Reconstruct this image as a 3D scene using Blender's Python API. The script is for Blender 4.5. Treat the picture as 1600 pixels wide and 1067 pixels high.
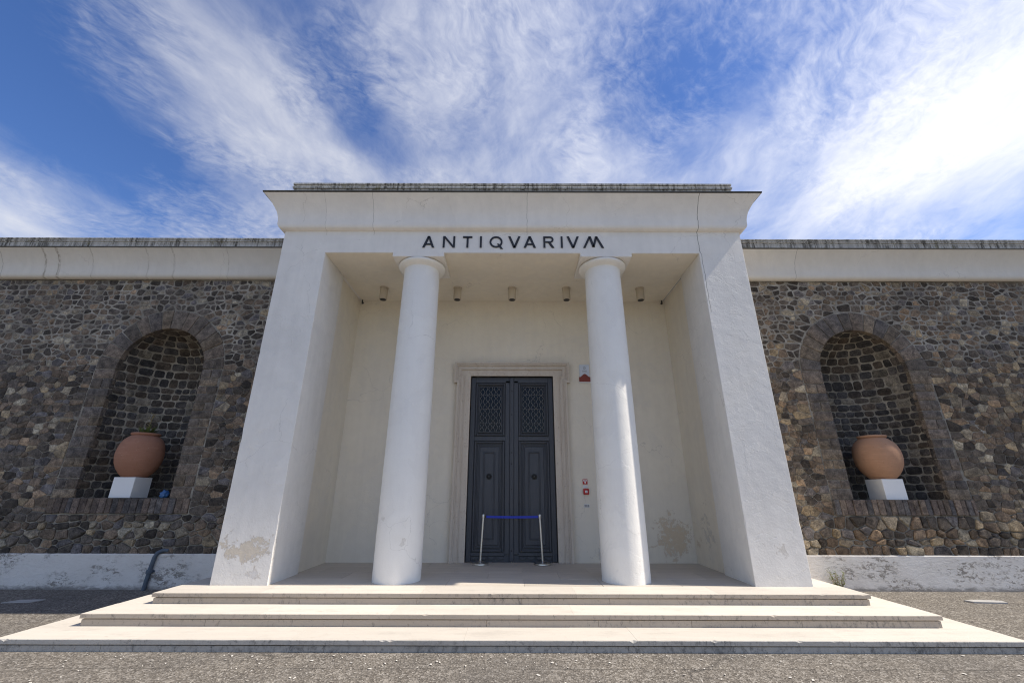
import bpy, bmesh, math, random
from mathutils import Vector, noise as mnoise
R = math.radians
random.seed(7)
for o in list(bpy.data.objects): bpy.data.objects.remove(o)
scn = bpy.context.scene
COL = scn.collection

# ------------------------------------------------------------------ camera
SUN_EL, SUN_AZ = R(50.0), R(4.3)          # elevation; angle in front of the facade plane (sun stands to the right)
cam_d = bpy.data.cameras.new('camera'); cam = bpy.data.objects.new('camera', cam_d); COL.objects.link(cam)
cam.location = (0, 0, 1.75)
cam_d.sensor_width = 36; cam_d.lens = 14.82; cam_d.clip_start = .05; cam_d.clip_end = 2000
from mathutils import Matrix
cam.rotation_euler = (Matrix.Rotation(R(90 + 19.75), 3, 'X') @ Matrix.Rotation(R(.14), 3, 'Z')).to_euler()
scn.camera = cam
scn.cycles.pixel_filter_type = 'BLACKMAN_HARRIS'; scn.cycles.filter_width = 1.1
scn.render.resolution_x, scn.render.resolution_y = 1024, 682

# ------------------------------------------------------------------ node helpers
class NT:
    def __init__(s, tree): s.t = tree; s.L = tree.links
    def n(s, typ, ins=None, out=0, **props):
        nd = s.t.nodes.new('ShaderNode' + typ)
        for k, v in props.items(): setattr(nd, k, v)
        if ins is not None:
            items = ins.items() if isinstance(ins, dict) else enumerate(ins)
            for k, v in items:
                if v is None: continue
                if isinstance(v, bpy.types.NodeSocket): s.L.new(v, nd.inputs[k])
                else: nd.inputs[k].default_value = v
        return nd if out is None else nd.outputs[out]
    def m(s, op, *a, clamp=False): return s.n('Math', list(a), operation=op, use_clamp=clamp)
    def v(s, op, *a, out=0): return s.n('VectorMath', list(a), operation=op, out=out)
    def ramp(s, x, a, b, lo=0.0, hi=1.0):
        return s.n('MapRange', [x, a, b, lo, hi], interpolation_type='SMOOTHSTEP')
    def lin(s, x, a, b, lo=0.0, hi=1.0): return s.n('MapRange', [x, a, b, lo, hi])
    def mix(s, f, a, b, mode='MIX'):
        nd = s.t.nodes.new('ShaderNodeMix'); nd.data_type = 'RGBA'; nd.blend_type = mode
        for i, v in ((0, f), (6, a), (7, b)):
            if isinstance(v, bpy.types.NodeSocket): s.L.new(v, nd.inputs[i])
            else: nd.inputs[i].default_value = v if i == 0 else (tuple(v) + (1,) if len(v) == 3 else v)
        return nd.outputs[2]
    def noise(s, vec, scale, detail=4, rough=.55, dist=0, out=0):
        return s.n('TexNoise', {'Vector': vec, 'Scale': scale, 'Detail': detail, 'Roughness': rough, 'Distortion': dist}, out=out)
    def scale(s, vec, xyz): return s.v('MULTIPLY', vec, xyz)

# ------------------------------------------------------------------ world: clear sky with thin high cloud
w = bpy.data.worlds.new('World'); scn.world = w; w.use_nodes = True
w.node_tree.nodes.clear(); T = NT(w.node_tree)
sky = T.n('TexSky', out=None, sky_type='NISHITA', sun_disc=False, sun_elevation=SUN_EL, sun_rotation=R(90) + SUN_AZ,
          altitude=100, air_density=1.0, dust_density=.25, ozone_density=3.0)
skyc = T.n('HueSaturation', {'Hue': .512, 'Saturation': 1.20, 'Value': 1.25, 'Color': sky.outputs[0]})
d = T.v('NORMALIZE', T.n('TexCoord', out='Generated'))
sx = T.n('SeparateXYZ', [d], out=None)
dz = T.m('ADD', T.m('MAXIMUM', sx.outputs[2], 0.0), .12)
P = T.n('CombineXYZ', [T.m('DIVIDE', sx.outputs[0], dz), T.m('DIVIDE', sx.outputs[1], dz), 0.0])
sund = (math.cos(SUN_EL) * math.cos(SUN_AZ), -math.cos(SUN_EL) * math.sin(SUN_AZ), math.sin(SUN_EL))
cs = T.v('DOT_PRODUCT', d, sund, out=1)
near = T.ramp(cs, .0, 1.0)
wv = T.v('SUBTRACT', T.noise(P, 1.6, 4, out=1), (.5, .5, .5))
Pw = T.v('ADD', P, T.v('MULTIPLY', wv, (.30, .30, 0)))
def rot(vec, a): return T.n('VectorRotate', {'Vector': vec, 'Angle': a}, rotation_type='Z_AXIS')
streak = T.noise(T.scale(rot(Pw, R(12)), (3.0, 1.0, 1)), 1.7, 12, .62, .1)
wisps = T.noise(T.scale(rot(Pw, R(-28)), (3.6, 1.8, 1)), 2.6, 12, .66, .1)
soft = T.noise(T.v('ADD', Pw, (5.3, 2.1, 0)), 1.5, 7, .55, .2)
ripple = T.noise(T.scale(rot(Pw, R(50)), (1.7, 1.0, 1)), 30, 5, .62, .3)
rmask = T.ramp(T.noise(T.v('ADD', P, (2.9, 4.2, 0)), 2.0, 4), .44, .60)
def mass(c, r, a):
    q = T.v('DIVIDE', T.v('SUBTRACT', Pw, c), r)
    return T.m('MULTIPLY', T.ramp(T.v('LENGTH', q, out=1), 1.0, 0.0), a)
cover = T.m('SUBTRACT', T.m('MULTIPLY', T.m('SUBTRACT', streak, .5), 1.15), .05)
cover = T.m('ADD', cover, T.m('MULTIPLY', T.m('SUBTRACT', wisps, .5), .6))
cover = T.m('ADD', cover, T.m('MULTIPLY', T.m('SUBTRACT', soft, .5), 1.5))
cover = T.m('ADD', cover, T.m('MULTIPLY', rmask, T.m('MULTIPLY', T.m('SUBTRACT', ripple, .44), .8)))
for c_, r_, a_ in [((1.08, .76, 0), (.62, .60, 1), .95), ((-.10, .74, 0), (.38, .50, 1), .34), ((-.62, .76, 0), (.30, .50, 1), .36), ((-1.45, .98, 0), (.36, .36, 1), .42), ((.45, 1.0, 0), (.7, .28, 1), .34), ((-.35, 1.06, 0), (.6, .22, 1), .22),
                   ((-1.05, .80, 0), (.34, .50, 1), -.55), ((.42, .62, 0), (.34, .28, 1), -.40), ((-.95, .48, 0), (.5, .26, 1), -.40), ((-.38, .72, 0), (.14, .45, 1), -.22)]:
    cover = T.m('ADD', cover, mass(c_, r_, a_))
cover = T.m('MULTIPLY', T.ramp(cover, -.50, 1.02), .94)
bright = T.m('ADD', 6.6, T.m('MULTIPLY', T.m('POWER', near, 1.5), 2.4))
cloud = T.mix(1.0, T.n('CombineXYZ', [bright, bright, bright]), (.98, .99, 1.04), 'MULTIPLY')
skyall = T.mix(cover, skyc, cloud)
bg = T.n('Background', [skyall, .11])
out = T.t.nodes.new('ShaderNodeOutputWorld'); T.L.new(bg, out.inputs[0])

sd = bpy.data.lights.new('sun', 'SUN'); sd.energy = 5.0; sd.angle = R(.6); sd.color = (1, .93, .82)
sun = bpy.data.objects.new('sun', sd); COL.objects.link(sun); sun.location = (30, -2, 40)
sun.rotation_euler = Vector(sund).to_track_quat('Z', 'Y').to_euler()
scn.view_settings.view_transform = 'Standard'; scn.view_settings.look = 'None'
scn.view_settings.exposure = 0.26; scn.view_settings.gamma = 1.0
scn.view_settings.use_curve_mapping = False

# ------------------------------------------------------------------ materials
def material(name):
    mt = bpy.data.materials.new(name); mt.use_nodes = True
    mt.node_tree.nodes.clear(); t = NT(mt.node_tree)
    b = t.n('BsdfPrincipled', out=None)
    o = t.t.nodes.new('ShaderNodeOutputMaterial'); t.L.new(b.outputs[0], o.inputs[0])
    t.pos = t.n('NewGeometry', out=0); t.b = b
    return mt, t
def fin(t, col, rough=.8, bump=None, strength=.3, dist=.01, spec=.3, metal=0):
    def st(k, v):
        if isinstance(v, bpy.types.NodeSocket): t.L.new(v, t.b.inputs[k])
        else: t.b.inputs[k].default_value = (tuple(v) + (1,) if isinstance(v, (tuple, list)) else v)
    st('Base Color', col); st('Roughness', rough); st('Specular IOR Level', spec); st('Metallic', metal)
    if bump is not None:
        t.L.new(t.n('Bump', {'Height': bump, 'Strength': strength, 'Distance': dist}, out='Normal'), t.b.inputs['Normal'])

def stucco(name, base=(.82, .785, .73), patches=(), cracks=(), drips=(), dirt=.15, bump=.26):
    mt, t = material(name); p = t.pos
    n1 = t.noise(p, .9, 5); n2 = t.noise(p, 6, 6); n3 = t.noise(p, 38, 4, .6)
    st = t.noise(t.scale(p, (5, 5, .5)), 1.5, 5)
    f = t.m('ADD', t.m('MULTIPLY', t.m('SUBTRACT', n1, .5), 1.0), t.m('MULTIPLY', t.m('SUBTRACT', n2, .5), .5))
    f = t.m('ADD', f, t.m('MULTIPLY', t.m('SUBTRACT', st, .5), .6))
    c = t.mix(t.m('ADD', .5, f, clamp=True), tuple(b * (1 - dirt) for b in base), tuple(min(.87, b * 1.06) for b in base))
    c = t.mix(t.ramp(n1, .55, .75, 0, .25), c, (.70, .63, .52))
    h = t.m('ADD', t.m('MULTIPLY', n2, .8), t.m('MULTIPLY', n3, .35))
    rp_ = t.ramp(t.noise(p, 1.3, 8, .6, .4), .515, .53)
    c = t.mix(t.m('MULTIPLY', rp_, .10), c, (.62, .60, .58))
    hv = t.n('TexVoronoi', {'Vector': t.v('ADD', p, t.v('MULTIPLY', t.noise(p, 2.2, 6, out=1), (.5, .5, .5))), 'Scale': .75}, feature='DISTANCE_TO_EDGE')
    hk = t.m('MULTIPLY', t.ramp(hv, .004, .001), t.ramp(t.noise(p, .9, 3), .50, .60))
    c = t.mix(t.m('MULTIPLY', hk, .30), c, (.30, .27, .24))
    c = t.mix(t.ramp(t.noise(p, 55, 4, .7), .70, .76, 0, .22), c, (.42, .38, .33))
    h = t.m('SUBTRACT', h, t.m('MULTIPLY', rp_, .25))
    s = t.n('SeparateXYZ', [p], out=None)
    for (ctr, rad, lo, colr) in patches:
        q = t.v('DIVIDE', t.v('SUBTRACT', p, ctr), rad)
        r_ = t.v('LENGTH', q, out=1)
        e = t.m('ADD', r_, t.m('ADD', t.m('MULTIPLY', t.m('SUBTRACT', t.noise(p, 4.5, 9, .72, .6), .5), 4.6), t.m('MULTIPLY', t.m('SUBTRACT', t.noise(p, 30, 4, .6), .5), .9)))
        mk = t.ramp(e, lo, lo - .12)
        mk = t.m('MULTIPLY', mk, t.ramp(r_, 1.9, 1.2))
        ed = t.m('MULTIPLY', t.ramp(e, lo + .12, lo), t.ramp(e, lo - .12, lo))
        c = t.mix(t.m('MULTIPLY', mk, .7), c, t.mix(t.noise(p, 25, 5), tuple(x * .84 for x in colr), tuple(x * 1.1 for x in colr)))
        c = t.mix(t.m('MULTIPLY', ed, .35), c, (.36, .30, .24))
        h = t.m('SUBTRACT', h, t.m('MULTIPLY', mk, 1.2))
    for (x0, zlo, zhi, wd, dk) in cracks:
        wob = t.m('MULTIPLY', t.m('SUBTRACT', t.noise(t.scale(p, (0, 0, 1)), 3.0, 6, .6), .5), .10)
        dd = t.m('ABSOLUTE', t.m('SUBTRACT', t.m('ADD', s.outputs[0], wob), x0))
        mk = t.m('MULTIPLY', t.ramp(dd, wd, wd * .3), t.m('MULTIPLY', t.m('GREATER_THAN', s.outputs[2], zlo), t.m('LESS_THAN', s.outputs[2], zhi)))
        c = t.mix(t.m('MULTIPLY', mk, dk), c, (.13, .12, .11))
        h = t.m('SUBTRACT', h, mk)
    for (x0, wd, dk) in drips:
        wob = t.m('MULTIPLY', t.m('SUBTRACT', t.noise(t.scale(p, (0, 0, 1)), 4.0, 4, .6), .5), .12)
        dd = t.m('ABSOLUTE', t.m('SUBTRACT', t.m('ADD', s.outputs[0], wob), x0))
        mk = t.m('MULTIPLY', t.ramp(dd, wd, 0), t.ramp(t.noise(t.scale(p, (14, 14, 2)), 2, 5), .30, .62))
        c = t.mix(t.m('MULTIPLY', mk, dk), c, (.16, .12, .07))
    fin(t, c, .86, h, bump, .02, .2)
    return mt
M = {}
PEEL = (.60, .51, .385)
M['pier'] = stucco('white_stucco_pier', patches=[((-4.22, 7.36, .93), (.42, .5, .23), .62, PEEL), ((-4.1, 7.36, .55), (.4, .5, .10), .22, (.66, .63, .6)), ((4.25, 7.36, .92), (.40, .5, .22), .05, (.64, .60, .55))],
                   cracks=[(3.80, 5.0, 6.3, .008, .6)], bump=.5, dirt=.2)
M['inside'] = stucco('bounce_tinted_stucco', base=(.83, .755, .63), patches=[((3.42, 9.62, .93), (.42, .5, .45), .62, (.64, .50, .33)), ((1.75, 9.62, .62), (.22, .5, .2), .25, (.6, .58, .55)), ((3.85, 8.95, 1.1), (.3, .35, .7), .16, (.6, .57, .52))])  # base tinted cream: warm bounced light painted into the porch stucco
M['ent'] = stucco('white_stucco_beam', cracks=[(3.78, 6.2, 8, .010, .75), (-3.80, 6.7, 8, .006, .35), (-2.83, 6.7, 8, .007, .45), (.30, 6.7, 8, .008, .45)])
M['column'] = stucco('white_column_paint', base=(.83, .80, .75), dirt=.07, patches=[((-2.1, 7.5, 1.35), (.12, .4, .10), .2, (.7, .66, .6)), ((-1.75, 7.5, .98), (.10, .4, .12), .25, (.7, .66, .6))], bump=.35)
M['cornice_w'] = stucco('weathered_cornice_stucco', base=(.70, .66, .59), dirt=.16, drips=[(-11.35, .045, .6), (-11.02, .05, .75), (-8.85, .03, .35), (-8.22, .035, .4), (-10.2, .02, .4), (-6.9, .02, .35)], cracks=[(6.88, 6.6, 8, .008, .55), (-12.4, 6.6, 8, .008, .5)])

def m_plinth():
    mt, t = material('whitewashed_plinth'); p = t.pos
    a = t.noise(t.scale(p, (1, 1, 1.6)), 1.5, 8, .65); b_ = t.noise(t.scale(p, (1, 1, 2.4)), 5, 8, .7, .8); n3 = t.noise(p, 40, 4)
    fine = t.noise(t.scale(p, (1, 1, 2.2)), 14, 8, .72, 1.0)
    area_ = t.ramp(a, .46, .60)
    peel = t.m('MULTIPLY', area_, t.ramp(t.m('ADD', t.m('MULTIPLY', b_, .6), t.m('MULTIPLY', fine, .6)), .60, .655))
    pin = t.ramp(t.noise(p, 20, 5, .7, .5), .665, .71)
    c = t.mix(t.noise(p, 2.5, 5), (.60, .555, .50), (.76, .73, .69))
    c = t.mix(t.ramp(fine, .5, .68, 0, .4), c, (.52, .48, .43))
    c = t.mix(t.m('MAXIMUM', peel, t.m('MULTIPLY', pin, .8)), c, t.mix(fine, (.12, .108, .10), (.42, .38, .33)))
    s = t.n('SeparateXYZ', [p], out=None)
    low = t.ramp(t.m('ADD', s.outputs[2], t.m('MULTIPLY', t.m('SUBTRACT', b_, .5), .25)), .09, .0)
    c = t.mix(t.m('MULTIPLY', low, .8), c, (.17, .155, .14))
    h = t.m('SUBTRACT', t.m('ADD', t.m('MULTIPLY', b_, .9), t.m('MULTIPLY', n3, .2)), t.m('MULTIPLY', peel, .5))
    fin(t, c, .9, h, .5, .03, .2); return mt
M['plinth'] = m_plinth()

def m_coping():
    mt, t = material('lichen_stained_coping'); p = t.pos
    a = t.noise(t.scale(p, (9, 9, .8)), 1.6, 7, .7); b_ = t.noise(p, 2.2, 6, .6); n3 = t.noise(p, 30, 5)
    c = t.mix(t.ramp(a, .38, .60), (.10, .093, .08), (.52, .50, .455))
    c = t.mix(t.ramp(b_, .45, .65, 0, .7), c, (.50, .48, .44))
    c = t.mix(t.ramp(t.noise(p, 5, 5), .58, .70, 0, .6), c, (.17, .15, .07))
    fin(t, c, .92, t.m('ADD', n3, a), .5, .02, .2); return mt
M['coping'] = m_coping()
def m_edge():
    mt, t = material('dark_lead_edge'); fin(t, t.mix(t.noise(t.pos, 12, 5), (.04, .037, .03), (.13, .12, .10)), .8); return mt
M['edge'] = m_edge()

def m_trav(name, base, grime, pits):
    mt, t = material(name); p = t.pos
    ob = t.n('ObjectInfo', out=None)
    band = t.noise(t.scale(p, (.5, 3.5, 9)), 2.2, 7, .6, .3); n2 = t.noise(p, 9, 6, .65); n3 = t.noise(p, 60, 3)
    c = t.mix(band, tuple(x * .86 for x in base), tuple(min(.85, x * 1.10) for x in base))
    c = t.mix(1.0, c, t.n('CombineColor', [t.lin(ob.outputs['Random'], 0, 1, .90, 1.06)] * 3), 'MULTIPLY')
    c = t.mix(t.ramp(n2, .60, .74, 0, .35), c, (.40, .33, .26))
    ft = t.noise(t.scale(p, (.8, 2.0, 1)), 2.6, 8, .68)
    c = t.mix(t.ramp(ft, .50, .72, 0, .30), c, (.36, .32, .27))
    c = t.mix(t.ramp(t.noise(p, 34, 5, .7), .66, .72, 0, .5), c, (.27, .23, .19))
    h = t.m('MULTIPLY', n3, .3)
    if pits:
        pt = t.ramp(t.noise(t.scale(p, (1, 1, .6)), 17, 5, .7, .4), .63, .70)
        pt = t.m('MULTIPLY', pt, t.ramp(t.noise(p, 1.3, 4), .38, .6))
        c = t.mix(t.m('MULTIPLY', pt, .8), c, (.14, .11, .09)); h = t.m('SUBTRACT', h, pt)
    if grime:
        g = t.noise(t.scale(p, (1.6, 1.6, 1.0)), 12, 10, .80, .3)
        g2 = t.noise(p, .7, 4)
        g = t.ramp(t.m('ADD', g, t.m('MULTIPLY', t.m('SUBTRACT', g2, .5), .28)), .70 - grime * .35, .80 - grime * .2)
        c = t.mix(t.m('MULTIPLY', g, .9), c, t.mix(n3, (.05, .048, .045), (.20, .19, .18)))
    fin(t, c, .68, h, .35, .012, .35); return mt
M['tread'] = m_trav('travertine_tread', (.66, .60, .515), .0, False)
M['floor'] = m_trav('travertine_floor', (.56, .50, .42), .0, False)
M['riser'] = m_trav('travertine_riser', (.43, .37, .30), .55, True)  # base darkened to paint in nosing shadow; pits and grime are real wear
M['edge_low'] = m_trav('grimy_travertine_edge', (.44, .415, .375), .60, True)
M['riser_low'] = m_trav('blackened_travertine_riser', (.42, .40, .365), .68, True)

def m_asphalt():
    mt, t = material('worn_asphalt'); p = t.pos
    vor = t.n('TexVoronoi', {'Vector': p, 'Scale': 60.0}, out=None)
    vor2 = t.n('TexVoronoi', {'Vector': p, 'Scale': 24.0}, out=None)
    r1 = t.n('SeparateColor', [vor.outputs['Color']], out=None); r2 = t.n('SeparateColor', [vor2.outputs['Color']], out=None)
    n1 = t.noise(p, .35, 5); n2 = t.noise(p, 2.3, 7, .65); n3 = t.noise(p, 140, 3)
    c = t.mix(r1.outputs[0], (.085, .074, .062), (.235, .21, .178))
    c = t.mix(t.ramp(r1.outputs[1], .80, .95, 0, .75), c, (.42, .39, .345))
    c = t.mix(t.ramp(r2.outputs[1], .86, .95, 0, .5), c, (.36, .33, .29))
    c = t.mix(1.0, c, t.mix(n2, (.66, .66, .67), (1.26, 1.24, 1.20)), 'MULTIPLY')
    c = t.mix(t.ramp(n1, .42, .66, 0, .45), c, (.115, .106, .098))
    cr = t.n('TexVoronoi', {'Vector': t.v('ADD', p, t.v('MULTIPLY', t.noise(p, 1.6, 5, out=1), (.55, .55, 0))), 'Scale': .42}, feature='DISTANCE_TO_EDGE')
    ck = t.m('MULTIPLY', t.ramp(cr, .005, .001), t.ramp(t.noise(p, .6, 3), .50, .58))
    c = t.mix(t.m('MULTIPLY', ck, .45), c, (.04, .037, .035))
    sy = t.n('SeparateXYZ', [p], out=None)
    ln_ = t.m('ABSOLUTE', t.m('SUBTRACT', t.m('ADD', sy.outputs[1], t.m('MULTIPLY', t.noise(t.scale(p, (1, 0, 0)), 1.5, 7, .6), .09)), 5.41))
    c = t.mix(t.m('MULTIPLY', t.m('MULTIPLY', t.ramp(ln_, .012, .002), t.ramp(t.noise(p, 1.1, 3), .38, .52)), .75), c, (.05, .045, .04))
    h = t.m('SUBTRACT', t.m('ADD', t.m('MULTIPLY', vor.outputs['Distance'], .8), t.m('MULTIPLY', n3, .3)), t.m('MULTIPLY', ck, .5))
    fin(t, c, .92, h, .7, .012, .25); return mt
M['asphalt'] = m_asphalt()

def m_stone(name, attr=True, ca=(1, 1, 1)):
    mt, t = material(name); p = t.pos
    a = t.n('Attribute', out=None, attribute_name='Col').outputs['Color']
    n1 = t.noise(p, 9, 6, .65); n2 = t.noise(p, 45, 5, .7); n3 = t.noise(p, 3, 4)
    c = t.mix(1.0, a, t.mix(t.ramp(n1, .25, .75), (.45, .45, .47), (1.55, 1.52, 1.46)), 'MULTIPLY')
    c = t.mix(1.0, c, t.mix(t.ramp(n2, .3, .7), (.55, .55, .55), (1.45, 1.45, 1.45)), 'MULTIPLY')
    c = t.mix(t.ramp(t.noise(p, 26, 6, .7), .60, .70, 0, .45), c, (.27, .245, .205))
    fin(t, c, .88, t.m('ADD', n1, t.m('MULTIPLY', n2, .6)), .6, .02, .25); return mt
M['stone'] = m_stone('lava_stone')
def m_mortar(name, ca, cb):
    mt, t = material(name); p = t.pos
    c = t.mix(t.ramp(t.noise(p, 3.5, 6, .65), .35, .65), ca, cb)
    c = t.mix(t.ramp(t.noise(p, 1.1, 4), .40, .60, 0, .4), c, tuple(x * .5 for x in ca))
    c = t.mix(t.ramp(t.noise(p, 16, 6), .5, .68, 0, .55), c, tuple(x * .5 for x in ca))
    fin(t, c, .95, t.noise(p, 35, 6, .7), .8, .02, .1); return mt
M['mortar'] = m_mortar('wall_mortar', (.24, .215, .178), (.42, .385, .325))
M['mortar_n'] = m_mortar('niche_mortar', (.27, .24, .195), (.42, .375, .305))

def m_marble():
    mt, t = material('stained_marble'); p = t.pos
    a = t.noise(t.scale(p, (4, 4, .9)), 1.6, 7, .62, .5); b_ = t.noise(p, 9, 6, .65)
    c = t.mix(a, (.50, .42, .33), (.69, .62, .53))
    c = t.mix(t.ramp(b_, .55, .72, 0, .5), c, (.44, .34, .25))
    c = t.mix(t.ramp(t.noise(p, 26, 5), .62, .70, 0, .5), c, (.30, .23, .18))
    fin(t, c, .6, t.noise(p, 40, 4), .2, .01, .4); return mt
M['marble'] = m_marble()
def simple(name, a, b_, scale=8, rough=.5, metal=0, spec=.5, bump=.1, aniso=(1, 1, 1)):
    mt, t = material(name); p = t.scale(t.pos, aniso)
    n = t.noise(p, scale, 5)
    fin(t, t.mix(n, a, b_), rough, n, bump, .01, spec, metal); return mt
M['door'] = simple('slate_door_paint', (.046, .050, .060), (.080, .085, .098), 5, .48, aniso=(6, 6, .6), spec=.45, bump=.2)
M['grille'] = simple('wrought_iron', (.10, .10, .105), (.17, .17, .17), 20, .5)
M['iron'] = simple('black_iron', (.012, .012, .013), (.03, .03, .03), 20, .5)
M['letter'] = simple('black_letter_paint', (.010, .010, .012), (.022, .022, .025), 12, .45)
M['glass'] = simple('dark_glass', (.004, .004, .005), (.008, .008, .01), 3, .12, spec=.25, bump=0)
M['terra_l'] = None
def m_terra(name, a, b_, cdark):
    mt, t = material(name); p = t.pos
    n1 = t.noise(p, 2.5, 6, .6); n2 = t.noise(p, 18, 6, .7); bd = t.noise(t.scale(p, (1, 1, 9)), 4, 4)
    c = t.mix(n1, a, b_); c = t.mix(t.ramp(n2, .56, .72, 0, .55), c, cdark)
    c = t.mix(t.ramp(bd, .5, .7, 0, .25), c, tuple(min(.8, x * 1.25) for x in b_))
    c = t.mix(t.ramp(t.noise(p, 60, 3), .66, .72, 0, .5), c, (.55, .42, .32))
    fin(t, c, .85, t.m('ADD', n2, bd), .35, .015, .2); return mt
M['terra_l'] = m_terra('red_terracotta', (.29, .135, .085), (.40, .205, .135), (.20, .095, .06))
M['terra_r'] = m_terra('orange_terracotta', (.36, .195, .115), (.46, .27, .175), (.27, .135, .08))
M['pedestal'] = simple('pedestal_white_paint', (.76, .755, .74), (.82, .815, .80), 4, .6)
M['lamp'] = simple('beige_lamp_housing', (.50, .43, .33), (.58, .50, .39), 10, .5)
M['chrome'] = simple('brushed_steel', (.62, .61, .59), (.72, .71, .69), 30, .36, 1, aniso=(1, 1, .1), bump=.03)
M['blue'] = simple('blue_belt', (.010, .028, .36), (.014, .04, .46), 20, .55)
M['bluebag'] = simple('blue_plastic', (.02, .08, .22), (.05, .15, .34), 9, .35)
M['red'] = simple('red_plastic', (.42, .018, .02), (.50, .025, .025), 10, .4)
M['white'] = simple('white_plastic', (.74, .74, .74), (.80, .80, .80), 10, .45)
M['paleblue'] = simple('pale_print', (.55, .60, .68), (.66, .70, .76), 14, .5)
M['maroon'] = simple('maroon_print', (.20, .035, .022), (.26, .05, .03), 14, .5)
M['grey'] = simple('grey_plastic', (.26, .26, .27), (.34, .34, .35), 14, .5)
M['pipe'] = simple('dark_blue_grey_pipe', (.055, .075, .10), (.12, .15, .19), 9, .6)
M['plate'] = simple('pale_stone_plate', (.34, .33, .31), (.48, .46, .43), 6, .8)
M['leaf'] = simple('weed_green', (.07, .11, .025), (.15, .18, .05), 12, .6)
M['straw'] = simple('dry_stalk', (.20, .15, .07), (.30, .24, .12), 15, .8)
M['petal'] = simple('pale_petal', (.56, .52, .46), (.72, .68, .61), 15, .7)

# ------------------------------------------------------------------ object helpers
WL = {}
def tag(o, label=None, cat=None, group=None, kind=None):
    if label: o['label'] = label
    if cat: o['category'] = cat
    if group: o['group'] = group
    if kind: o['kind'] = kind
    return o
def thing(name, loc, label, cat, group=None):
    o = bpy.data.objects.new(name, None); COL.objects.link(o); o.location = loc; o.empty_display_size = .2
    WL[o] = Vector(loc); return tag(o, label, cat, group)
def obj(name, verts, faces, mat, parent=None, smooth=None, col=None, origin=None):
    """one mesh object; verts are world metres; smooth = crease angle in degrees"""
    vs = [Vector(v) for v in verts]
    if origin is None:
        xs = [v.x for v in vs]; ys = [v.y for v in vs]; zs = [v.z for v in vs]
        origin = Vector(((min(xs) + max(xs)) / 2, (min(ys) + max(ys)) / 2, min(zs)))
    origin = Vector(origin)
    me = bpy.data.meshes.new(name); me.from_pydata([v - origin for v in vs], [], faces); me.validate()
    bm = bmesh.new(); bm.from_mesh(me); bmesh.ops.recalc_face_normals(bm, faces=bm.faces); bm.to_mesh(me); bm.free()
    if smooth is not None:
        for p in me.polygons: p.use_smooth = True
        me.set_sharp_from_angle(angle=R(smooth))
    if col is not None:
        ca = me.color_attributes.new('Col', 'FLOAT_COLOR', 'POINT')
        for i in range(len(me.vertices)):
            c = col[i] if isinstance(col, list) else col
            ca.data[i].color = (c[0], c[1], c[2], 1)
    me.materials.append(mat)
    o = bpy.data.objects.new(name, me); COL.objects.link(o)
    if parent is not None: o.parent = parent; o.location = origin - WL[parent]
    else: o.location = origin
    WL[o] = origin
    return o
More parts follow.
